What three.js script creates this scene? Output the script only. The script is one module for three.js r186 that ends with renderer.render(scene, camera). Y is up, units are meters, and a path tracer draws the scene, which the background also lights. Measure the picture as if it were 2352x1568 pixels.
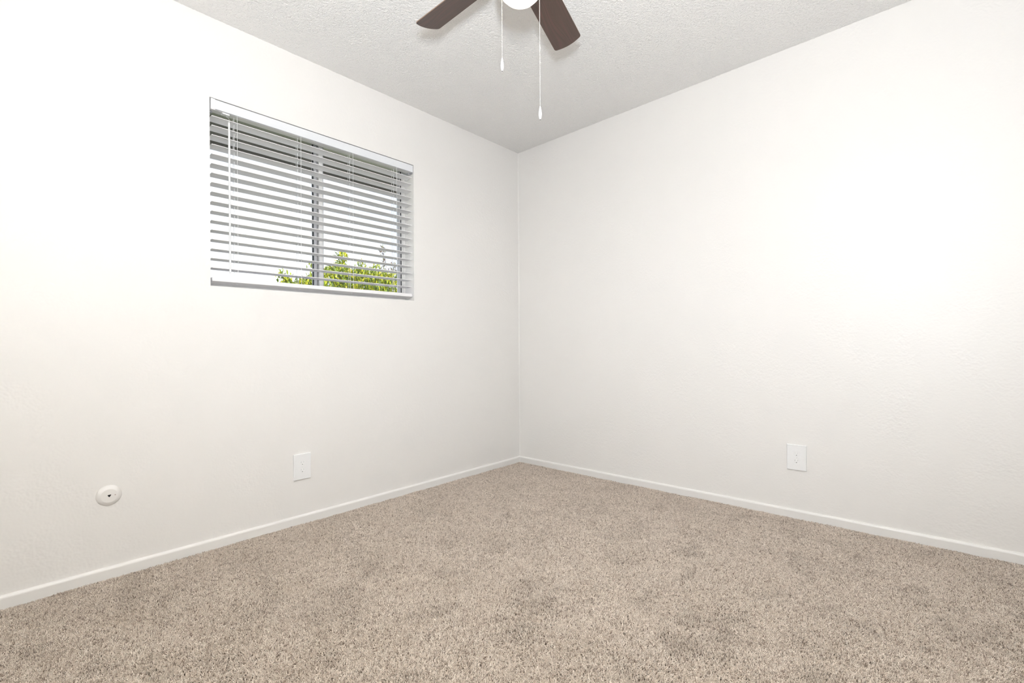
import * as THREE from 'three';
import { mergeGeometries } from 'three/addons/utils/BufferGeometryUtils.js';
import { RoundedBoxGeometry } from 'three/addons/geometries/RoundedBoxGeometry.js';
import { createNoise2D, createNoise3D } from 'simplex-noise';

// ---------------------------------------------------------------- camera, sky, sun, flash, exposure
// The corner of the room is the origin: the window wall is the plane x = 0, the other wall is z = 0.
const scene = new THREE.Scene();
const camera = new THREE.PerspectiveCamera(71.769, 2352 / 1568, 0.02, 200);
camera.position.set(2.439, 0.8973, 2.8433);
camera.rotation.order = 'YXZ';
camera.rotation.set(0, 0.72422, -0.00584);
camera.setViewOffset(2352, 1568, 0, -14.6, 2352, 1568);

const renderer = new THREE.WebGLRenderer();
renderer.toneMapping = THREE.LinearToneMapping;
renderer.toneMappingExposure = 1.0;
renderer.shadowMap.enabled = true;

function seeded(seed) {
  let s = seed >>> 0;
  return () => { s = (s + 0x6d2b79f5) | 0; let t = Math.imul(s ^ (s >>> 15), 1 | s); t = (t + Math.imul(t ^ (t >>> 7), 61 | t)) ^ t; return ((t ^ (t >>> 14)) >>> 0) / 4294967296; };
}
const lerp = (a, b, t) => a + (b - a) * t;
const smooth = (a, b, t) => { const k = Math.min(1, Math.max(0, (t - a) / (b - a))); return k * k * (3 - 2 * k); };

// hazy bright midday sky with thin high cloud
{
  const W = 512, H = 256, data = new Float32Array(W * H * 4), n3 = createNoise3D(seeded(27));
  for (let j = 0; j < H; j++) for (let i = 0; i < W; i++) {
    const up = ((j + 0.5) / H - 0.5) * Math.PI, az = ((i + 0.5) / W - 0.5) * 2 * Math.PI;
    const x = Math.cos(az) * Math.cos(up), y = Math.sin(up), z = Math.sin(az) * Math.cos(up);
    const t = smooth(0.0, 0.75, Math.max(0, y));
    let cloud = 0, a = 1;
    for (let o = 0, f = 1.6; o < 4; o++, f *= 2.1, a *= 0.5) cloud += a * n3(x * f + 3.1, y * f * 2.2, z * f + 7.7);
    cloud = smooth(-0.5, 0.7, cloud);
    const haze = 1 - smooth(0.02, 0.42, y);
    const m = Math.min(1, haze * 0.3 + cloud * 0.68), k = (j * W + i) * 4;
    data[k] = lerp(lerp(1.02, 0.32, t), 1.5, m);
    data[k + 1] = lerp(lerp(1.10, 0.52, t), 1.52, m);
    data[k + 2] = lerp(lerp(1.25, 0.98, t), 1.55, m);
    data[k + 3] = 1;
  }
  const sky = new THREE.DataTexture(data, W, H, THREE.RGBAFormat, THREE.FloatType);
  sky.mapping = THREE.EquirectangularReflectionMapping;
  sky.magFilter = THREE.LinearFilter;
  sky.needsUpdate = true;
  scene.background = sky;
}

const sun = new THREE.DirectionalLight(new THREE.Color().setRGB(1, 0.95, 0.84), 6.5);
sun.position.set(5.5, 9.5, 3.5);
sun.target.position.set(-3, 1, -1);
sun.castShadow = true;
sun.shadow.camera.left = sun.shadow.camera.bottom = -7;
sun.shadow.camera.right = sun.shadow.camera.top = 7;
sun.shadow.camera.far = 40;
sun.shadow.mapSize.set(2048, 2048);
scene.add(sun, sun.target);

// photographer's flash, just above and behind the camera (its stand and head are built below)
const FLASH = new THREE.Vector3(2.475, 1.18, 2.865);
const FLASH_AIM = new THREE.Vector3(1.0, 2.75, 0.42);      // head tilted up
const flashColor = new THREE.Color().setRGB(0.865, 0.958, 1.10);
const flash = new THREE.SpotLight(flashColor, 7.3, 0, 1.36, 1, 2);
flash.name = 'flash_light_beam';
flash.position.copy(FLASH);
flash.castShadow = true;
flash.shadow.radius = 1.7;
flash.shadow.mapSize.set(2048, 2048);
flash.target.position.copy(FLASH_AIM);
scene.add(flash, flash.target);
// added fill lamp over the flash head, aimed up so that the ceiling bounces soft light into the room
const addedFill = new THREE.SpotLight(new THREE.Color().setRGB(0.955, 0.963, 0.955), 24.6, 0, 1.38, 1, 2);
addedFill.name = 'added_fill_light';
addedFill.position.set(2.52, 1.255, 2.92);
addedFill.target.position.set(2.50, 2.44, 2.90);
addedFill.castShadow = true;
addedFill.shadow.radius = 1.7;
scene.add(addedFill, addedFill.target);

// ---------------------------------------------------------------- helpers
const ROOM = { x: 3.1, z: 3.5, h: 2.44, ax: 0.01715, az: -0.01509 };
const ceilingAt = (x, z) => ROOM.h + ROOM.ax * x + ROOM.az * z;
const col = (r, g, b) => new THREE.Color().setRGB(r, g, b);
const std = (o) => new THREE.MeshStandardMaterial(o);
const phys = (o) => new THREE.MeshPhysicalMaterial(o);

function mesh(name, geometry, material, parent = scene) {
  const m = new THREE.Mesh(geometry, material);
  m.name = name; m.castShadow = m.receiveShadow = true;
  parent.add(m);
  return m;
}
function group(name, parent = scene) { const g = new THREE.Group(); g.name = name; parent.add(g); return g; }
function tag(o, label, category, more = {}) { o.userData = { label, category, ...more }; return o; }
const merge = (list) => mergeGeometries(list.map((g) => { const n = g.index ? g.toNonIndexed() : g; for (const k of Object.keys(n.attributes)) if (!['position', 'normal', 'uv'].includes(k)) n.deleteAttribute(k); return n; }));
const box = (x0, x1, y0, y1, z0, z1) => new THREE.BoxGeometry(x1 - x0, y1 - y0, z1 - z0).translate((x0 + x1) / 2, (y0 + y1) / 2, (z0 + z1) / 2);
const rbox = (x0, x1, y0, y1, z0, z1, r = 0.002, s = 2) => new RoundedBoxGeometry(x1 - x0, y1 - y0, z1 - z0, s, r).translate((x0 + x1) / 2, (y0 + y1) / 2, (z0 + z1) / 2);
function cylinder(a, b, r0, r1 = r0, seg = 12) {
  const d = new THREE.Vector3().subVectors(b, a), g = new THREE.CylinderGeometry(r1, r0, d.length(), seg);
  g.applyQuaternion(new THREE.Quaternion().setFromUnitVectors(new THREE.Vector3(0, 1, 0), d.clone().normalize()));
  return g.translate((a.x + b.x) / 2, (a.y + b.y) / 2, (a.z + b.z) / 2);
}
const V = (x, y, z) => new THREE.Vector3(x, y, z);
// uv in metres, from the two axes that the face lies along
function metricUV(g, tile = 1) {
  const p = g.attributes.position, n = g.attributes.normal, uv = new Float32Array(p.count * 2);
  for (let i = 0; i < p.count; i++) {
    const ax = Math.abs(n.getX(i)), ay = Math.abs(n.getY(i)), az = Math.abs(n.getZ(i));
    const u = ax > ay && ax > az ? p.getZ(i) : p.getX(i), v = ay >= ax && ay >= az ? p.getZ(i) : p.getY(i);
    uv[i * 2] = u / tile; uv[i * 2 + 1] = v / tile;
  }
  g.setAttribute('uv', new THREE.BufferAttribute(uv, 2));
  return g;
}
// tileable noise texture: fn(x, y, noise) with x, y in metres on a tile of the given size
function tileTexture(size, tile, fn, srgb = false) {
  const n = new Uint8Array(size * size * 4);
  for (let j = 0; j < size; j++) for (let i = 0; i < size; i++) {
    const v = fn(((i + 0.5) / size) * tile, ((j + 0.5) / size) * tile), k = (j * size + i) * 4;
    const c = Array.isArray(v) ? v : [v, v, v];
    for (let q = 0; q < 3; q++) n[k + q] = Math.max(0, Math.min(255, Math.round(c[q] * 255)));
    n[k + 3] = 255;
  }
  const t = new THREE.DataTexture(n, size, size, THREE.RGBAFormat);
  t.wrapS = t.wrapT = THREE.RepeatWrapping;
  t.magFilter = THREE.LinearFilter; t.minFilter = THREE.LinearMipmapLinearFilter; t.generateMipmaps = true;
  if (srgb) t.colorSpace = THREE.SRGBColorSpace;
  t.needsUpdate = true;
  return t;
}
// periodic gradient noise, period in cells
function periodicNoise(seed, period) {
  const r = seeded(seed), g = [];
  for (let i = 0; i < period * period; i++) { const a = r() * Math.PI * 2; g.push([Math.cos(a), Math.sin(a)]); }
  const at = (i, j) => g[((j % period + period) % period) * period + ((i % period + period) % period)];
  return (x, y) => {
    const i = Math.floor(x), j = Math.floor(y), fx = x - i, fy = y - j;
    const u = fx * fx * fx * (fx * (fx * 6 - 15) + 10), v = fy * fy * fy * (fy * (fy * 6 - 15) + 10);
    const d = (a, b, q, w) => { const e = at(a, b); return e[0] * q + e[1] * w; };
    return 1.5 * lerp(lerp(d(i, j, fx, fy), d(i + 1, j, fx - 1, fy), u), lerp(d(i, j + 1, fx, fy - 1), d(i + 1, j + 1, fx - 1, fy - 1), u), v);
  };
}

// ---------------------------------------------------------------- materials
// rolled paint: soft orange-peel stipple with a few flat trowelled places
const stipple = (() => {
  const tile = 1.6, a = periodicNoise(3, 90), b = periodicNoise(4, 190), c = periodicNoise(5, 14), d = periodicNoise(6, 5);
  return tileTexture(1024, tile, (x, y) => {
    const u = x / tile, v = y / tile, w = smooth(-0.35, 0.5, c(u * 14, v * 14) + 0.6 * d(u * 5, v * 5));
    return 0.5 + (0.20 * a(u * 90, v * 90) + 0.20 * b(u * 190, v * 190)) * (0.35 + 0.65 * w) + 0.06 * c(u * 14, v * 14);
  });
})();
const wallPaint = std({ name: 'wall_paint', color: col(0.868, 0.846, 0.816), roughness: 0.42, bumpMap: stipple, bumpScale: 0.0013 });
const grit = (() => {
  const tile = 0.8, a = periodicNoise(13, 150), b = periodicNoise(14, 84), c = periodicNoise(15, 230);
  return tileTexture(1024, tile, (x, y) => {
    const u = x / tile, v = y / tile, q = 0.5 * a(u * 150, v * 150) + 0.45 * b(u * 84, v * 84);
    return 0.18 + 0.62 * smooth(-0.12, 0.55, q) + 0.12 * c(u * 230, v * 230);      // blobs standing out of a flat ground
  });
})();
const ceilingPaint = std({ name: 'ceiling_texture', color: col(0.92, 0.905, 0.88), roughness: 0.8, bumpMap: grit, bumpScale: -0.0026 });
const trimPaint = std({ name: 'trim_paint', color: col(0.87, 0.85, 0.82), roughness: 0.35 });
const whitePlastic = std({ name: 'white_plastic', color: col(0.90, 0.90, 0.895), roughness: 0.32 });
const blindWhite = std({ name: 'blind_white', color: col(0.89, 0.875, 0.88), roughness: 0.4 });
const valanceWhite = std({ name: 'valance_white', color: col(0.80, 0.815, 0.835), roughness: 0.4 });
const cordWhite = std({ name: 'cord_white', color: col(0.85, 0.85, 0.84), roughness: 0.8 });
const dark = std({ name: 'dark_opening', color: col(0.012, 0.012, 0.012), roughness: 0.9 });
const slotDark = std({ name: 'slot_shadow_metal', color: col(0.06, 0.06, 0.06), roughness: 0.8 });
const aluminium = std({ name: 'aluminium', color: col(0.50, 0.50, 0.52), roughness: 0.42, metalness: 0.25 });
const frameWhite = std({ name: 'frame_white', color: col(0.80, 0.79, 0.77), roughness: 0.4 });
const rubber = std({ name: 'rubber_gasket', color: col(0.012, 0.013, 0.017), roughness: 0.7 });
const chrome = std({ name: 'steel', color: col(0.72, 0.72, 0.72), roughness: 0.28, metalness: 1 });

// ---------------------------------------------------------------- room shell
const WIN = { z0: 1.0165, z1: 2.1455, y0: 1.187, y1: 2.0435, k: -0.0112, zr: 2.1455 };   // the opening is out of level by k
const lean = (g) => { const p = g.attributes.position; for (let i = 0; i < p.count; i++) p.setY(i, p.getY(i) + WIN.k * (p.getZ(i) - WIN.zr)); return g; };
const lev = (y, z) => y + WIN.k * (z - WIN.zr);
const WALL_T = 0.15, TOP = 2.62;
{
  // window wall: outline in (z, y), hole for the window, extruded outwards
  const s = new THREE.Shape([[-0.15, -0.1], [ROOM.z + 0.15, -0.1], [ROOM.z + 0.15, TOP], [-0.15, TOP]].map(([z, y]) => new THREE.Vector2(-z, y)));
  s.holes.push(new THREE.Path([[WIN.z0, WIN.y0], [WIN.z1, WIN.y0], [WIN.z1, WIN.y1], [WIN.z0, WIN.y1]].map(([z, y]) => new THREE.Vector2(-z, lev(y, z)))));
  const g = new THREE.ExtrudeGeometry(s, { depth: WALL_T, bevelEnabled: false, steps: 1 });
  g.rotateY(Math.PI / 2).translate(-WALL_T, 0, 0);            // shape x -> -z, depth -> +x
  tag(mesh('wall_left', metricUV(g, 1.6), wallPaint), 'cream painted wall with the blind-covered window', 'wall', { kind: 'structure' });
}
tag(mesh('wall_right', metricUV(box(0, ROOM.x + 0.15, -0.1, TOP, -WALL_T, 0), 1.6), wallPaint), 'plain cream wall with a single outlet, right of the corner', 'wall', { kind: 'structure' });
tag(mesh('wall_back', metricUV(box(0, ROOM.x + 0.15, -0.1, TOP, ROOM.z, ROOM.z + WALL_T), 1.6), wallPaint), 'cream wall behind the viewer, opposite the plain wall', 'wall', { kind: 'structure' });
tag(mesh('wall_side', metricUV(box(ROOM.x, ROOM.x + WALL_T, -0.1, TOP, 0, ROOM.z), 1.6), wallPaint), 'cream wall behind the viewer, opposite the window wall', 'wall', { kind: 'structure' });
{
  // painted-over bead of caulk in the corner
  const r = 0.007, pts = [[0, 0], [r, 0]];
  for (let i = 1; i < 5; i++) { const a = (i / 5) * Math.PI / 2; pts.push([r - r * Math.sin(a), r - r * Math.cos(a)]); }
  pts.push([0, r]);
  const g = new THREE.ExtrudeGeometry(new THREE.Shape(pts.map(([x, z]) => new THREE.Vector2(x, -z))), { depth: 2.43 - 0.03, bevelEnabled: false });
  g.rotateX(-Math.PI / 2).translate(0, 0.03, 0);
  tag(mesh('trim_1', g, trimPaint), 'thin painted caulk bead down the room corner', 'trim', { kind: 'structure' });
}
{
  // sprayed ceiling: real lumps, finer grit in the bump map
  const step = 0.0055, nx = Math.ceil((ROOM.x + 0.02) / step), nz = Math.ceil((ROOM.z + 0.02) / step);
  const n = createNoise2D(seeded(77)), m = createNoise2D(seeded(78)), w = createNoise2D(seeded(79));
  const P = new Float32Array((nx + 1) * (nz + 1) * 3), UV = new Float32Array((nx + 1) * (nz + 1) * 2), I = new Uint32Array(nx * nz * 6);
  for (let j = 0, k = 0; j <= nz; j++) for (let i = 0; i <= nx; i++, k++) {
    const x = -0.01 + i * step, z = -0.01 + j * step;
    const q = n(x * 52, z * 52) * 0.6 + m(x * 95, z * 95) * 0.5, h = smooth(-0.25, 0.75, q) * (0.75 + 0.35 * w(x * 9, z * 9));
    P[k * 3] = x; P[k * 3 + 1] = ceilingAt(x, z) - h * 0.0026; P[k * 3 + 2] = z;
    UV[k * 2] = x / 0.8; UV[k * 2 + 1] = z / 0.8;
  }
  for (let j = 0, k = 0; j < nz; j++) for (let i = 0; i < nx; i++) {
    const a = j * (nx + 1) + i, b = a + 1, c = a + nx + 1, d = c + 1;
    I[k++] = a; I[k++] = b; I[k++] = c; I[k++] = b; I[k++] = d; I[k++] = c;
  }
  const g = new THREE.BufferGeometry();
  g.setAttribute('position', new THREE.BufferAttribute(P, 3)); g.setAttribute('uv', new THREE.BufferAttribute(UV, 2)); g.setIndex(new THREE.BufferAttribute(I, 1));
  g.computeVertexNormals();
  const c = tag(mesh('ceiling', g, ceilingPaint), 'off-white sprayed texture ceiling above the fan', 'ceiling', { kind: 'structure' });
  mesh('ceiling_board', box(-0.14, ROOM.x + 0.14, 2.51, 2.66, -0.14, ROOM.z + 0.14), ceilingPaint, c);
}
{
  const carpetBack = std({ name: 'carpet_backing', color: col(0.13, 0.10, 0.075), roughness: 1 });
  tag(mesh('floor', metricUV(box(-0.12, ROOM.x + 0.12, -0.15, -0.011, -0.12, ROOM.z + 0.12), 1), carpetBack), 'floor under the beige carpet', 'floor', { kind: 'structure' });
}
// baseboards: flat face with a rounded top
{
  const prof = new THREE.Shape();
  prof.moveTo(0, -0.012); prof.lineTo(0.012, -0.012); prof.lineTo(0.012, 0.030);
  prof.quadraticCurveTo(0.0118, 0.0375, 0.004, 0.0405); prof.lineTo(0, 0.041); prof.lineTo(0, -0.012);
  const run = (len) => new THREE.ExtrudeGeometry(prof, { depth: len, bevelEnabled: false, curveSegments: 6 });
  const put = (name, g, label) => tag(mesh(name, g, trimPaint), label, 'baseboard', { kind: 'structure' });
  put('baseboard_left', run(ROOM.z), 'low white baseboard under the window wall');
  put('baseboard_right', run(ROOM.x).rotateY(-Math.PI / 2).translate(ROOM.x, 0, 0), 'low white baseboard under the plain right wall');
  put('baseboard_back', run(ROOM.x).rotateY(Math.PI / 2).translate(0, 0, ROOM.z), 'low white baseboard behind the viewer, on the back wall');
  put('baseboard_side', run(ROOM.z).rotateY(Math.PI).translate(ROOM.x, 0, ROOM.z), 'low white baseboard behind the viewer, on the side wall');
}

// ---------------------------------------------------------------- carpet pile
{
  // one tuft: three twisted yarn ends
  const rnd = seeded(901);
  function strand(bx, bz, lx, lz, h, r, curl) {
    const rings = 3, sides = 4, pos = [], idx = [];
    for (let k = 0; k <= rings; k++) {
      const t = k / rings, rr = r * (k === rings ? 0.55 : 1 - 0.12 * t), cx = bx + lx * t * t + curl * Math.sin(t * 2.6) * 0.4, cz = bz + lz * t * t + curl * (Math.cos(t * 2.6) - 1) * 0.4, cy = h * (t - 0.12 * t * t * t);
      for (let q = 0; q < sides; q++) { const a = (q / sides) * Math.PI * 2 + t * 1.2; pos.push(cx + rr * Math.cos(a), cy, cz + rr * Math.sin(a)); }
    }
    pos.push(bx + lx * 1.08 + curl * Math.sin(2.6) * 0.4, h * 0.93, bz + lz * 1.08 + curl * (Math.cos(2.6) - 1) * 0.4);
    for (let k = 0; k < rings; k++) for (let q = 0; q < sides; q++) { const a = k * sides + q, b = k * sides + (q + 1) % sides; idx.push(a, a + sides, b, b, a + sides, b + sides); }
    for (let q = 0; q < sides; q++) idx.push(rings * sides + q, pos.length / 3 - 1, rings * sides + (q + 1) % sides);
    const g = new THREE.BufferGeometry();
    g.setAttribute('position', new THREE.Float32BufferAttribute(pos, 3)); g.setIndex(idx); g.computeVertexNormals();
    return g;
  }
  const tuft = mergeGeometries([0, 1, 2].map((i) => {
    const a = i * 2.09 + rnd() * 1.2, bend = 0.0034 + 0.0020 * rnd();
    return strand(0.0007 * Math.cos(a), 0.0007 * Math.sin(a), bend * Math.cos(a + 0.9), bend * Math.sin(a + 0.9), 0.0082 + 0.0022 * rnd(), 0.00092, 0.0036 * (rnd() - 0.3));
  }));
  const yarn = std({ name: 'carpet_yarn', color: col(1, 1, 1), roughness: 0.95 });
  const pitch = 0.0042, X0 = 0.014, X1 = ROOM.x - 0.014, Z0 = 0.014, Z1 = ROOM.z - 0.014;
  const nx = Math.floor((X1 - X0) / pitch), nz = Math.floor((Z1 - Z0) / pitch), count = (nx + 1) * (nz + 1);
  const pile = new THREE.InstancedMesh(tuft, yarn, count);
  const n1 = createNoise2D(seeded(31)), n2 = createNoise2D(seeded(32)), n3 = createNoise2D(seeded(33)), n4 = createNoise2D(seeded(34)), r = seeded(35);
  const M = new THREE.Matrix4(), Q = new THREE.Quaternion(), Q2 = new THREE.Quaternion(), T = new THREE.Vector3(), S = new THREE.Vector3(), A = new THREE.Vector3(), UPV = new THREE.Vector3(0, 1, 0), C = new THREE.Color();
  const dyes = [[0.75, 0.648, 0.553], [0.665, 0.562, 0.472], [0.87, 0.775, 0.68], [0.49, 0.40, 0.325], [0.28, 0.215, 0.165]], share = [0.33, 0.57, 0.81, 0.93, 1];
  let k = 0;
  for (let j = 0; j <= nz; j++) for (let i = 0; i <= nx; i++, k++) {
    const x = X0 + i * pitch + (r() - 0.5) * pitch * 1.3, z = Z0 + j * pitch + (r() - 0.5) * pitch * 1.3;
    // trodden and vacuumed places: in some the pile lies over, in others it stands up and opens
    const stand = smooth(0.05, 0.75, n3(x * 3.1 + 5, z * 3.1) * 0.75 + n4(x * 8.5, z * 8.5 + 3) * 0.45), lay = 0.75 - 0.65 * stand;
    const lx = lay * (0.65 * n1(x * 2.9, z * 2.9) + 0.35) + (r() - 0.5) * 0.5, lz = lay * (0.65 * n2(x * 2.9, z * 2.9) + 0.35) + (r() - 0.5) * 0.5;
    const l = Math.hypot(lx, lz);
    A.set(lz / (l || 1), 0, -lx / (l || 1));
    Q.setFromAxisAngle(A, Math.min(0.95, l)); Q2.setFromAxisAngle(UPV, r() * 6.283); Q.multiply(Q2);
    const s = (0.85 + 0.35 * r()) * (1 - 0.22 * stand);
    M.compose(T.set(Math.min(X1, Math.max(X0, x)), -0.0115, Math.min(Z1, Math.max(Z0, z))), Q, S.set(s * (1.14 - 0.26 * stand), s * (0.9 + 0.2 * r()), s * (1.14 - 0.26 * stand)));
    pile.setMatrixAt(k, M);
    const pick = r(), d = dyes[share.findIndex((v) => pick <= v)], b = 0.92 + 0.16 * r();
    pile.setColorAt(k, C.setRGB(d[0] * b, d[1] * b, d[2] * b));
  }
  pile.name = 'carpet_pile'; pile.castShadow = pile.receiveShadow = true;
  scene.add(pile);
  tag(pile, 'mottled beige and taupe cut pile carpet across the floor', 'carpet', { kind: 'stuff' });
}

// ---------------------------------------------------------------- window: aluminium slider set in the outer part of the opening
{
  const w = tag(group('window_1'), 'aluminium sliding window behind the white blind', 'window', { kind: 'structure' });
  const { z0, z1, y0, y1 } = WIN, F = -0.094, B = -0.135;                 // room side and street side of the frame
  const add = (name, g, m, p = w) => mesh(name, lean(g), m, p);
  add('frame', merge([box(B, F, y0, y1, z0, z0 + 0.016), box(B, F, y0, y1, z1 - 0.012, z1), box(B, F, y0, y0 + 0.03, z0 + 0.016, z1 - 0.012), box(B, F, y1 - 0.012, y1, z0 + 0.016, z1 - 0.012)]), frameWhite);
  // fixed left sash
  const sashL = add('sash', merge([box(B + 0.004, F - 0.006, y0 + 0.03, y1 - 0.012, 1.599, 1.6135), box(B + 0.004, F - 0.006, y0 + 0.03, y1 - 0.012, z1 - 0.024, z1 - 0.012), box(B + 0.004, F - 0.006, y0 + 0.03, y0 + 0.05, 1.6135, z1 - 0.024), box(B + 0.004, F - 0.006, y1 - 0.022, y1 - 0.012, 1.6135, z1 - 0.024)]), aluminium);
  add('gasket', box(-0.1175, -0.1095, y0 + 0.05, y1 - 0.022, 1.6135, 1.6165), rubber, sashL);
  // sliding right sash
  const sashR = add('sash', merge([rbox(B + 0.012, F + 0.004, y0 + 0.03, y1 - 0.012, 1.5685, 1.5905, 0.002), box(B + 0.008, F - 0.004, y0 + 0.03, y1 - 0.012, z0 + 0.016, z0 + 0.0235), box(B + 0.008, F - 0.004, y0 + 0.03, y0 + 0.055, z0 + 0.0235, 1.5685), box(B + 0.008, F - 0.004, y1 - 0.024, y1 - 0.012, z0 + 0.0235, 1.5685)]), frameWhite);
  add('track_groove', box(B + 0.010, F - 0.022, y0 + 0.03, y1 - 0.012, 1.5905, 1.599), slotDark, sashR);
  add('edge_strip', merge([box(B + 0.008, F - 0.006, y0 + 0.055, y1 - 0.024, 1.5605, 1.5685), box(B + 0.008, F - 0.006, y0 + 0.055, y1 - 0.024, z0 + 0.0305, z0 + 0.040)]), aluminium, sashR);
  add('gasket', box(B + 0.012, F - 0.006, y0 + 0.055, y1 - 0.024, z0 + 0.0240, z0 + 0.0300), rubber, sashR);
  const glass = phys({ name: 'window_glass', color: col(0.97, 0.985, 0.98), roughness: 0, transmission: 1, thickness: 0, ior: 1.5 });
  const pane = (za, zb, x) => { const g = new THREE.PlaneGeometry(zb - za, y1 - y0 - 0.06).rotateY(Math.PI / 2).translate(x, (y0 + y1) / 2 + 0.012, (za + zb) / 2); return lean(g); };
  mesh('pane', pane(1.6135, z1 - 0.024, -0.116), glass, sashL);
  mesh('pane', pane(z0 + 0.03, 1.5685, -0.112), glass, sashR);
}

// ---------------------------------------------------------------- venetian blind
{
  const b = tag(group('venetian_blind'), 'white two-inch venetian blind with open slats in the window', 'blind');
  const zl = 2.139, zr = 1.0235;
  const add = (name, g, m = blindWhite, p = b) => mesh(name, lean(g), m, p);
  const y1 = WIN.y1;
  const rail = add('headrail', box(-0.046, -0.008, y1 - 0.048, y1 - 0.004, zr + 0.003, zl - 0.003));
  add('valance', rbox(-0.0075, 0.0005, y1 - 0.0475, y1 - 0.0045, zr - 0.002, zl + 0.001, 0.0015), valanceWhite);
  add('valance_clip', merge([rbox(-0.0065, 0.002, y1 - 0.050, y1 - 0.003, zl - 0.016, zl + 0.002, 0.001), box(-0.02, 0, y1 - 0.0525, y1 - 0.0475, zl - 0.016, zl + 0.001)]));
  add('end_bracket', merge([box(-0.062, -0.008, y1 - 0.054, y1, zl - 0.0005, zl + 0.003), box(-0.062, -0.03, y1 - 0.056, y1 - 0.048, zl - 0.012, zl)]), aluminium, rail);
  add('end_bracket', merge([box(-0.062, -0.008, y1 - 0.054, y1, zr - 0.003, zr + 0.0005), box(-0.062, -0.03, y1 - 0.056, y1 - 0.048, zr, zr + 0.014)]), aluminium, rail);
  // slats: slightly crowned, front edge a little high, less so towards the bottom
  const N = 17, depth = 0.049, th = 0.0028;
  const ladders = [2.030, 1.729, 1.433, 1.139];
  for (let i = 0; i < N; i++) {
    const tilt = lerp(0.185, 0.075, Math.min(1, i / 11)), yc = WIN.y1 - 0.0835 - i * 0.0431, sh = new THREE.Shape(), S = 6;
    const crown = (u) => 0.0018 * (1 - (2 * u - 1) ** 2);
    for (let q = 0; q <= S; q++) { const u = q / S; sh[q ? 'lineTo' : 'moveTo']((u - 0.5) * depth, th / 2 + crown(u)); }
    for (let q = S; q >= 0; q--) { const u = q / S; sh.lineTo((u - 0.5) * depth, -th / 2 + crown(u)); }
    const g = new THREE.ExtrudeGeometry(sh, { depth: zl - zr - 0.006, bevelEnabled: false });
    g.rotateZ(tilt).translate(-0.0305, yc, zr + 0.003);
    add('slat', g);
  }
  // bottom rail, rolled front-up
  const yb = WIN.y1 - 0.0835 - N * 0.0431 - 0.012;
  const rg = rbox(-0.0245, 0.0245, -0.0105, 0.0105, -(zl - zr - 0.004) / 2, (zl - zr - 0.004) / 2, 0.003, 3).rotateZ(0.205).translate(-0.031, yb + 0.0005, (zl + zr) / 2);
  const bottom = add('bottom_rail', rg);
  for (const z of ladders) {
    const cap = new THREE.CylinderGeometry(0.006, 0.0055, 0.003, 14).translate(0, -0.0112, 0).rotateZ(0.205).translate(-0.031, yb + 0.0005, z);
    add('cord_plug', cap, blindWhite, bottom);
  }
  // ladder strings and lift cords
  for (const z of ladders) {
    const lad = add('ladder_cord', merge([
      cylinder(V(-0.0040, y1 - 0.046, z), V(-0.0050, yb + 0.012, z), 0.0009, 0.0009, 6),
      cylinder(V(-0.0575, y1 - 0.046, z + 0.0015), V(-0.0565, yb - 0.004, z + 0.0015), 0.0009, 0.0009, 6),
    ]), cordWhite);
    add('lift_cord', cylinder(V(-0.0305, y1 - 0.046, z + 0.006), V(-0.0305, yb, z + 0.006), 0.0011, 0.0011, 6), cordWhite, lad);
    const rungs = [];
    for (let i = 0; i < N; i++) { const tilt = lerp(0.185, 0.075, Math.min(1, i / 11)), yc = WIN.y1 - 0.0835 - i * 0.0431 - 0.0022; rungs.push(cylinder(V(-0.0050, yc + 0.0255 * Math.sin(tilt), z), V(-0.0565, yc - 0.0255 * Math.sin(tilt), z + 0.0015), 0.0007, 0.0007, 5)); }
    add('ladder_rung', merge(rungs), cordWhite, lad).userData.kind = 'stuff';
  }
  // tilt wand with its hook
  const wand = add('tilt_wand', merge([cylinder(V(0.004, 1.946, 2.0675), V(0.006, 1.252, 2.0665), 0.0044, 0.0044, 6), cylinder(V(0.004, 1.952, 2.0675), V(0.004, 1.946, 2.0675), 0.002, 0.0044, 6)]), whitePlastic);
  const hook = new THREE.TubeGeometry(new THREE.CatmullRomCurve3([V(-0.022, y1 - 0.045, 2.075), V(-0.016, y1 - 0.060, 2.074), V(-0.004, y1 - 0.068, 2.071), V(0.004, y1 - 0.076, 2.068), V(0.004, 1.950, 2.0675)]), 20, 0.0012, 6);
  add('wand_hook', hook, chrome, wand);
  add('tilter', rbox(-0.034, -0.010, y1 - 0.054, y1 - 0.047, 2.060, 2.090, 0.001), whitePlastic, rail);
}

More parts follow.
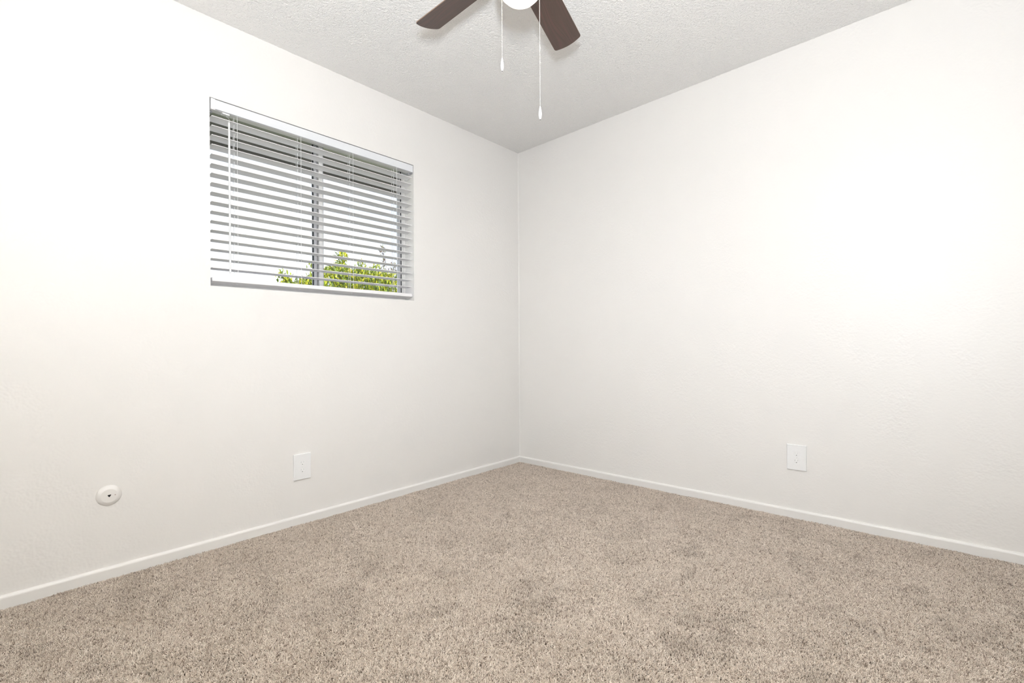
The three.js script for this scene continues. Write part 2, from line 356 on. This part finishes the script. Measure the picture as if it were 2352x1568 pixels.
// ---------------------------------------------------------------- outlets and phone jack
const plateGeometry = (() => {
  // bevelled oversize cover plate, 89 x 133 mm, facing +z
  const a = 0.0445, b = 0.0665, s = new THREE.Shape([[-a, -b], [a, -b], [a, b], [-a, b]].map(([x, y]) => new THREE.Vector2(x * 0.95, y * 0.966)));
  for (const dy of [-0.0188, 0.0188]) {
    const h = new THREE.Path(), R = 0.0176, c = 0.0145;
    const t = Math.asin(c / R);
    h.absarc(0, dy, R, -t, t, false); h.absarc(0, dy, R, Math.PI - t, Math.PI + t, false); h.closePath();
    s.holes.push(h);
  }
  return new THREE.ExtrudeGeometry(s, { depth: 0.0025, bevelEnabled: true, bevelThickness: 0.0032, bevelSize: 0.0022, bevelSegments: 3, curveSegments: 14 }).translate(0, 0, 0.0032);
})();
const receptacleGeometry = (() => {
  const s = new THREE.Shape(), R = 0.0168, c = 0.0137, t = Math.asin(c / R);
  s.absarc(0, 0, R, -t, t, false); s.absarc(0, 0, R, Math.PI - t, Math.PI + t, false); s.closePath();
  const slot = (x, y, w, h) => { const p = new THREE.Path(); p.moveTo(x - w / 2, y - h / 2); p.lineTo(x + w / 2, y - h / 2); p.lineTo(x + w / 2, y + h / 2); p.lineTo(x - w / 2, y + h / 2); p.closePath(); return p; };
  s.holes.push(slot(-0.0063, 0.0035, 0.0019, 0.0085), slot(0.0063, 0.0035, 0.0019, 0.0068));
  const gnd = new THREE.Path(); gnd.absarc(0, -0.0075, 0.0025, 0, Math.PI * 2, false); s.holes.push(gnd);
  return new THREE.ExtrudeGeometry(s, { depth: 0.0075, bevelEnabled: true, bevelThickness: 0.0006, bevelSize: 0.0005, bevelSegments: 2, curveSegments: 12 });
})();
function outlet(label, position, turn) {
  const o = tag(group(outlet.n++ ? 'wall_outlet_001' : 'wall_outlet'), label, 'outlet', { group: 'duplex outlets low on the walls' });
  o.position.copy(position); o.rotation.y = turn;
  mesh('cover_plate', plateGeometry, whitePlastic, o);
  for (const dy of [0.0188, -0.0188]) {
    const r = mesh('receptacle', receptacleGeometry, whitePlastic, o); r.position.set(0, dy, 0.0005);
    mesh('blade_slot', merge([box(-0.0073, -0.0053, -0.001, 0.008, 0.002, 0.0028), box(0.0053, 0.0073, 0, 0.007, 0.002, 0.0028)]), slotDark, r);
    mesh('ground_hole', new THREE.CylinderGeometry(0.0026, 0.0026, 0.001, 14).rotateX(Math.PI / 2).translate(0, -0.0075, 0.003), dark, r);
  }
  mesh('screw', new THREE.SphereGeometry(0.0032, 14, 8, 0, Math.PI * 2, 0, Math.PI / 2).scale(1, 0.35, 1).rotateX(Math.PI / 2).translate(0, 0, 0.0088), whitePlastic, o);
  return o;
}
outlet.n = 0;
outlet('white duplex outlet under the window, beside the phone jack', V(0.0002, 0.2905, 1.736), Math.PI / 2);
outlet('white duplex outlet on the plain right-hand wall', V(1.9153, 0.3145, 0.0002), 0);
{
  const j = tag(group('phone_jack'), 'round painted-over phone jack cover low on the window wall', 'phone jack');
  j.position.set(0, 0.3225, 2.5035); j.rotation.y = Math.PI / 2;
  const prof = [[0, 0.0112], [0.0245, 0.0112], [0.0275, 0.0106], [0.0335, 0.0074], [0.0385, 0.0040], [0.0402, 0.0012], [0.0402, 0]].map(([r, h]) => new THREE.Vector2(r, h)).reverse();
  mesh('cover_disc', new THREE.LatheGeometry(prof, 56).rotateX(Math.PI / 2), std({ name: 'painted_cover', color: col(0.855, 0.83, 0.80), roughness: 0.36 }), j);
  const s = new THREE.Shape([[-0.0050, 0.0038], [0.0056, 0.0044], [0.0056, 0.0020], [0.0038, 0.0006], [0.0016, -0.0046], [-0.0010, -0.0046], [-0.0034, -0.0014], [-0.0050, 0.0004]].map(([x, y]) => new THREE.Vector2(x, y)));
  mesh('jack_opening', new THREE.ExtrudeGeometry(s, { depth: 0.0006, bevelEnabled: false }).translate(0, 0, 0.0109), dark, j);
  mesh('screw', new THREE.CylinderGeometry(0.0022, 0.0022, 0.0012, 12).rotateX(Math.PI / 2).translate(0.018, 0.0005, 0.0111), std({ name: 'tarnished_screw', color: col(0.52, 0.42, 0.39), roughness: 0.5, metalness: 0.3 }), j);
}

// ---------------------------------------------------------------- ceiling fan with light
{
  const f = tag(group('ceiling_fan'), 'ceiling fan with dark walnut blades and a lit white globe', 'ceiling fan');
  const AX = 1.3912, AZ = 1.6047, top = ceilingAt(AX, AZ);
  f.position.set(AX, 0, AZ);
  const fanWhite = std({ name: 'fan_white_enamel', color: col(0.82, 0.82, 0.81), roughness: 0.3 });
  const lathe = (pts, seg = 48) => new THREE.LatheGeometry(pts.map(([r, y]) => new THREE.Vector2(r, y)), seg);
  mesh('canopy', lathe([[0.001, top - 0.045], [0.055, top - 0.045], [0.066, top - 0.03], [0.07, top], [0.001, top]]), fanWhite, f);
  mesh('motor_housing', lathe([[0.001, 2.255], [0.085, 2.255], [0.118, 2.268], [0.125, 2.30], [0.122, 2.345], [0.105, 2.375], [0.06, 2.395], [0.05, top - 0.04], [0.001, top - 0.04]]), fanWhite, f);
  mesh('switch_housing', lathe([[0.001, 2.222], [0.060, 2.222], [0.074, 2.229], [0.080, 2.243], [0.080, 2.257], [0.001, 2.257]]), fanWhite, f);
  const globe = mesh('light_globe', lathe([[0.001, 2.0790], [0.018, 2.0808], [0.036, 2.0868], [0.053, 2.0975], [0.067, 2.1123], [0.0775, 2.131], [0.083, 2.152], [0.0835, 2.170], [0.080, 2.188], [0.073, 2.203], [0.064, 2.213], [0.058, 2.218], [0.058, 2.224], [0.001, 2.224]]), std({ name: 'lit_opal_glass', color: col(0.88, 0.87, 0.84), roughness: 0.25, emissive: col(1, 0.96, 0.88), emissiveIntensity: 0.9 }), f);
  mesh('fitter_ring', lathe([[0.0585, 2.216], [0.0635, 2.216], [0.0635, 2.226], [0.0585, 2.226], [0.0585, 2.216]]), chrome, globe);
  const bulb = new THREE.PointLight(col(1, 0.78, 0.52), 0.07, 0, 2);
  bulb.position.set(0, 2.066, 0); bulb.shadow.radius = 0.4; bulb.castShadow = true; bulb.name = 'globe_lamp';
  f.add(bulb);
  // walnut: streaks along the blade
  const grain = (() => {
    const a = createNoise2D(seeded(61)), b = createNoise2D(seeded(62)), c = createNoise2D(seeded(63)), S = 512;
    return tileTexture(S, 1, (u, v) => {
      const w = 0.10 * a(u * 1.6, v * 2.2), s = 0.5 + 0.5 * a(u * 1.3 + 9, (v + w) * 13), t = 0.5 + 0.5 * b(u * 3, (v + w) * 42), fine = 0.5 + 0.5 * c(u * 9, v * 130);
      const m = 0.42 + 0.42 * (0.55 * s + 0.3 * t + 0.15 * fine - 0.42), red = smooth(0.5, 0.9, s);
      return [lerp(0.235, 0.42, m) + 0.022 * red, lerp(0.18, 0.325, m) - 0.008 * red, lerp(0.155, 0.285, m)];
    }, true);
  })();
  const walnut = std({ name: 'walnut_blade', color: col(1, 1, 1), map: grain, roughness: 0.36 });
  const edgeWood = std({ name: 'blade_edge_band', color: col(0.24, 0.165, 0.125), roughness: 0.4 });
  const R = 0.5376, HB = 2.2481, pitch = 0.2744;
  const half = (r) => 0.062 * (1 - 0.0865 * (R - r) / 0.3);
  const s = new THREE.Shape(), r0 = 0.165, r1 = R - 0.0165;
  s.moveTo(r0, -half(r0) + 0.016); s.quadraticCurveTo(r0, -half(r0), r0 + 0.016, -half(r0));
  s.lineTo(r1 - 0.010, -half(r1)); s.quadraticCurveTo(r1 + 0.0015, -half(r1), r1 + 0.0045, -half(r1) + 0.010);
  s.quadraticCurveTo(R + 0.0085, 0, r1 + 0.0045, half(r1) - 0.010); s.quadraticCurveTo(r1 + 0.0015, half(r1), r1 - 0.010, half(r1));
  s.lineTo(r0 + 0.016, half(r0)); s.quadraticCurveTo(r0, half(r0), r0, half(r0) - 0.016); s.closePath();
  const bladeG = new THREE.ExtrudeGeometry(s, { depth: 0.0026, bevelEnabled: true, bevelThickness: 0.0006, bevelSize: 0.0008, bevelSegments: 2, curveSegments: 10 });
  { const p = bladeG.attributes.position, uv = bladeG.attributes.uv; for (let i = 0; i < p.count; i++) uv.setXY(i, p.getX(i) / 0.6, p.getY(i) / 0.15 + 0.5); }
  bladeG.translate(0, 0, -0.0013).rotateX(-Math.PI / 2);           // shape y -> -z
  const ironShape = new THREE.Shape(); ironShape.moveTo(0.07, -0.018); ironShape.lineTo(0.14, -0.012); ironShape.quadraticCurveTo(0.20, -0.040, 0.235, -0.022); ironShape.quadraticCurveTo(0.245, 0, 0.235, 0.022); ironShape.quadraticCurveTo(0.20, 0.040, 0.14, 0.012); ironShape.lineTo(0.07, 0.018); ironShape.closePath();
  const ironG = new THREE.ExtrudeGeometry(ironShape, { depth: 0.004, bevelEnabled: true, bevelThickness: 0.001, bevelSize: 0.001, bevelSegments: 1 }).translate(0, 0, 0.0032).rotateX(-Math.PI / 2);
  const th0 = -3.1174;
  for (let k = 0; k < 5; k++) {
    // local x runs out along the blade; +z local is the trailing (raised) side after the pitch
    const arm = group('blade', f), th = th0 + k * Math.PI * 2 / 5;
    arm.position.y = HB;
    arm.quaternion.setFromAxisAngle(V(0, 1, 0), -th).multiply(new THREE.Quaternion().setFromAxisAngle(V(1, 0, 0), -pitch));
    mesh('blade_board', bladeG, [walnut, edgeWood], arm);
    mesh('blade_bracket', ironG, fanWhite, arm);
  }
  // pull chains
  const right = V(0.749, 0, -0.6626), near = V(0.6626, 0, 0.749);
  const pend = lathe([[0.001, 0], [0.0019, 0.0002], [0.0027, 0.0018], [0.0041, 0.0065], [0.0054, 0.0135], [0.0055, 0.0185], [0.0047, 0.0265], [0.0031, 0.0355], [0.0019, 0.041], [0.0012, 0.0432], [0.0002, 0.0436]], 20);
  const beadG = new THREE.IcosahedronGeometry(0.0012, 1);
  for (const [sx, y0] of [[-0.0628, 1.811], [0.0618, 1.6505]]) {
    const p = right.clone().multiplyScalar(sx).addScaledVector(near, 0.064), chain = group('pull_chain', f), beads = [];
    chain.position.copy(p);
    for (let y = y0 + 0.0445; y < 2.232; y += 0.0038) beads.push(beadG.clone().translate(0, y, 0));
    for (let q = 1; q < 8; q++) beads.push(beadG.clone().translate(-p.x * q * 0.02, 2.232, -p.z * q * 0.02));
    mesh('bead_chain', merge([...beads, cylinder(V(0, y0 + 0.043, 0), V(0, 2.232, 0), 0.00028, 0.00028, 5)]), chrome.clone(), chain).material.setValues({ name: 'bead_chain_metal', color: col(0.78, 0.76, 0.72), metalness: 0.5, roughness: 0.4 });
    const pm = mesh('chain_pendant', pend.clone().translate(0, y0, 0), whitePlastic, chain);
    mesh('pendant_hole', new THREE.CylinderGeometry(0.0017, 0.0017, 0.0008, 12).translate(0, y0 - 0.0002, 0), dark, pm);
  }
}

// ---------------------------------------------------------------- the flash on its stand behind the camera
{
  const st = tag(group('flash_light'), 'photographer flash head with an added fill dome on a black stand behind the viewer', 'flash');
  const dir = FLASH_AIM.clone().sub(FLASH).normalize(), back = FLASH.clone().addScaledVector(dir, -0.075);
  const black = std({ name: 'black_polymer', color: col(0.02, 0.02, 0.02), roughness: 0.5 });
  const turned = (g) => { g.applyQuaternion(new THREE.Quaternion().setFromUnitVectors(V(0, 0, 1), dir)); return g.translate(back.x, back.y, back.z); };
  mesh('flash_head', turned(rbox(-0.038, 0.038, -0.024, 0.024, -0.06, 0.05, 0.006)), black, st);
  mesh('light_lens', turned(rbox(-0.034, 0.034, -0.020, 0.020, 0.045, 0.054, 0.003)), std({ name: 'flash_lens', color: col(0.9, 0.9, 0.9), roughness: 0.4, emissive: flashColor, emissiveIntensity: 2 }), st);
  mesh('added_fill_light_dome', new THREE.SphereGeometry(0.026, 24, 12, 0, Math.PI * 2, 0, Math.PI / 2).translate(back.x, back.y + 0.024, back.z), std({ name: 'added_fill_dome', color: col(0.9, 0.9, 0.9), roughness: 0.5, emissive: col(1, 1, 1), emissiveIntensity: 2 }), st);  // glowing body of the added fill lamp
  const foot = V(back.x + 0.03, 0, back.z + 0.035);
  mesh('stand_pole', merge([cylinder(V(foot.x, 0.1, foot.z), V(foot.x, 0.7, foot.z), 0.012), cylinder(V(foot.x, 0.7, foot.z), V(foot.x, back.y - 0.02, foot.z), 0.009), cylinder(V(foot.x, back.y - 0.02, foot.z), back, 0.009)]), black, st);
  for (let k = 0; k < 3; k++) { const a = 0.9 + k * 2.0944; mesh('leg', cylinder(V(foot.x, 0.32, foot.z), V(foot.x + 0.30 * Math.cos(a), 0.004, foot.z + 0.30 * Math.sin(a)), 0.008), black, st); }
}

// ---------------------------------------------------------------- outside: eave, yard, trees
{
  const soffit = std({ name: 'weathered_soffit', color: col(0.20, 0.185, 0.165), roughness: 0.9 });
  // sloped eave: outline in (x, y), run along z
  const s = new THREE.Shape([[-0.14, 2.30], [-0.575, 2.075], [-0.575, 2.047], [-0.60, 2.047], [-0.60, 2.20], [-0.14, 2.44]].map(([x, y]) => new THREE.Vector2(x, y)));
  const g = new THREE.ExtrudeGeometry(s, { depth: 9, bevelEnabled: false }).translate(0, 0, -4);
  const p = g.attributes.position; for (let i = 0; i < p.count; i++) p.setY(i, p.getY(i) + WIN.k * (p.getZ(i) - 1.33));
  tag(mesh('roof_eave', g, soffit), 'dark roof overhang seen through the upper slats', 'roof', { kind: 'structure' });
  const lawn = std({ name: 'dry_lawn', color: col(0.16, 0.17, 0.08), roughness: 1 });
  tag(mesh('unseen_yard_ground', box(-30, -0.16, -0.5, -0.3, -20, 22), lawn), 'unseen yard outside below the window, bounces daylight', 'ground', { kind: 'structure' });  // out of view, placed to bounce daylight upwards
}
function leafGeometry(l, w) {
  // slim pointed leaf folded along its midrib
  const st = [[0.05, 0], [0.3, 0.42], [0.6, 0.46], [0.85, 0.22]], pos = [0, 0, 0], idx = [];
  for (const [t, h] of st.slice(1)) pos.push(-h * w, 0.16 * h * w * 2, t * l, 0, -0.25 * w * t * t, t * l, h * w, 0.16 * h * w * 2, t * l);
  pos.push(0, -0.3 * w, l);
  idx.push(0, 2, 1, 0, 3, 2);
  for (const k of [1, 4]) idx.push(k, k + 1, k + 3, k + 1, k + 4, k + 3, k + 1, k + 2, k + 4, k + 2, k + 5, k + 4);
  idx.push(7, 8, 10, 8, 9, 10);
  const g = new THREE.BufferGeometry();
  g.setAttribute('position', new THREE.Float32BufferAttribute(pos, 3));
  g.setIndex(idx);
  g.computeVertexNormals();
  return g;
}
function tree(name, label, base, blobs, sprigs, leaf, count, tints, seed, bark) {
  const t = tag(group(name), label, 'tree'), r = seeded(seed);
  t.position.set(base.x, base.y, base.z);
  const rel = (v) => v.clone().sub(base);
  const limbs = [];
  const hub = V(0, (blobs[0][1] - base.y) * 0.55, 0);
  limbs.push(cylinder(V(0, 0, 0), hub, 0.06, 0.045, 8));
  for (const b of blobs) limbs.push(cylinder(hub, rel(V(b[0], b[1], b[2])), 0.03, 0.012, 6));
  for (const s of sprigs) limbs.push(cylinder(rel(s[0]), rel(s[1]), 0.005, 0.002, 5));
  mesh('branches', merge(limbs), bark, t).userData.kind = 'stuff';
  const lm = phys({ name: name + '_leaf', color: col(1, 1, 1), roughness: 0.55, transmission: 0.25, thickness: 0, side: THREE.DoubleSide });
  const fol = new THREE.InstancedMesh(leafGeometry(leaf[0], leaf[1]), lm, count);
  const M = new THREE.Matrix4(), Q = new THREE.Quaternion(), C = new THREE.Color(), E = new THREE.Euler(), S = new THREE.Vector3();
  const total = blobs.reduce((a, b) => a + b[6], 0) + sprigs.reduce((a, s) => a + s[2], 0);
  for (let i = 0; i < count; i++) {
    let pick = r() * total, p = null;
    for (const b of blobs) { if ((pick -= b[6]) < 0) { let x, y, z; do { x = r() * 2 - 1; y = r() * 2 - 1; z = r() * 2 - 1; } while (x * x + y * y + z * z > 1); const k = Math.pow(Math.hypot(x, y, z), -0.45); p = V(b[0] + x * k * b[3], b[1] + y * k * b[4], b[2] + z * k * b[5]); break; } }
    if (!p) for (const s of sprigs) { if ((pick -= s[2]) < 0) { p = s[0].clone().lerp(s[1], 0.15 + 0.85 * r()).add(V((r() - 0.5) * s[3], (r() - 0.5) * s[3], (r() - 0.5) * s[3])); break; } }
    p = p ?? V(blobs[0][0], blobs[0][1], blobs[0][2]);
    E.set(-0.9 + (r() - 0.5) * 1.5, r() * 6.283, (r() - 0.5) * 1.2, 'YXZ');
    const k = 0.7 + 0.6 * r();
    M.compose(rel(p), Q.setFromEuler(E), S.set(k, k, k));
    fol.setMatrixAt(i, M);
    const c = tints[Math.floor(r() * tints.length)], b = 0.8 + 0.4 * r();
    fol.setColorAt(i, C.setRGB(c[0] * b, c[1] * b, c[2] * b));
  }
  fol.name = 'foliage'; fol.castShadow = fol.receiveShadow = true; fol.userData.kind = 'stuff';
  t.add(fol);
  return t;
}
{
  const bark = std({ name: 'bark', color: col(0.10, 0.075, 0.05), roughness: 0.9 });
  const greens = [[0.46, 0.50, 0.012], [0.36, 0.45, 0.015], [0.58, 0.55, 0.012], [0.20, 0.30, 0.02], [0.10, 0.17, 0.03]];
  tree('citrus_tree', 'yellow-green leafy citrus tree outside the lower right window pane', V(-4.2, -0.3, -1.0),
    [[-4.0, 1.60, -0.62, 0.45, 0.50, 0.40, 5], [-4.1, 1.62, -1.05, 0.45, 0.50, 0.42, 5], [-4.1, 1.60, -1.50, 0.42, 0.50, 0.38, 4], [-3.9, 1.44, -0.16, 0.38, 0.42, 0.36, 3]],
    [[V(-4.0, 1.9, -0.70), V(-4.0, 2.28, -0.68), 0.30, 0.13], [V(-3.95, 1.6, -0.05), V(-4.0, 1.86, 0.18), 0.25, 0.14], [V(-4, 1.95, -1.0), V(-4, 2.15, -1.02), 0.16, 0.12], [V(-4, 1.7, -0.3), V(-4, 2.0, -0.25), 0.16, 0.14], [V(-4, 1.9, -1.2), V(-4, 2.14, -1.25), 0.16, 0.12]],
    [0.070, 0.021], 14000, greens, 501, bark);
  tree('russet_shrub', 'thin russet-brown sprig rising above the citrus tree', V(-4.7, -0.3, -1.95),
    [[-4.6, 1.95, -1.80, 0.18, 0.22, 0.22, 3]],
    [[V(-4.6, 2.0, -1.8), V(-4.6, 2.66, -1.78), 1.2, 0.10], [V(-4.6, 2.0, -1.85), V(-4.6, 2.36, -2.02), 1.0, 0.12]],
    [0.05, 0.016], 520, [[0.20, 0.13, 0.08], [0.30, 0.22, 0.12], [0.24, 0.26, 0.08], [0.13, 0.10, 0.10]], 502, bark);
}

renderer.render(scene, camera);
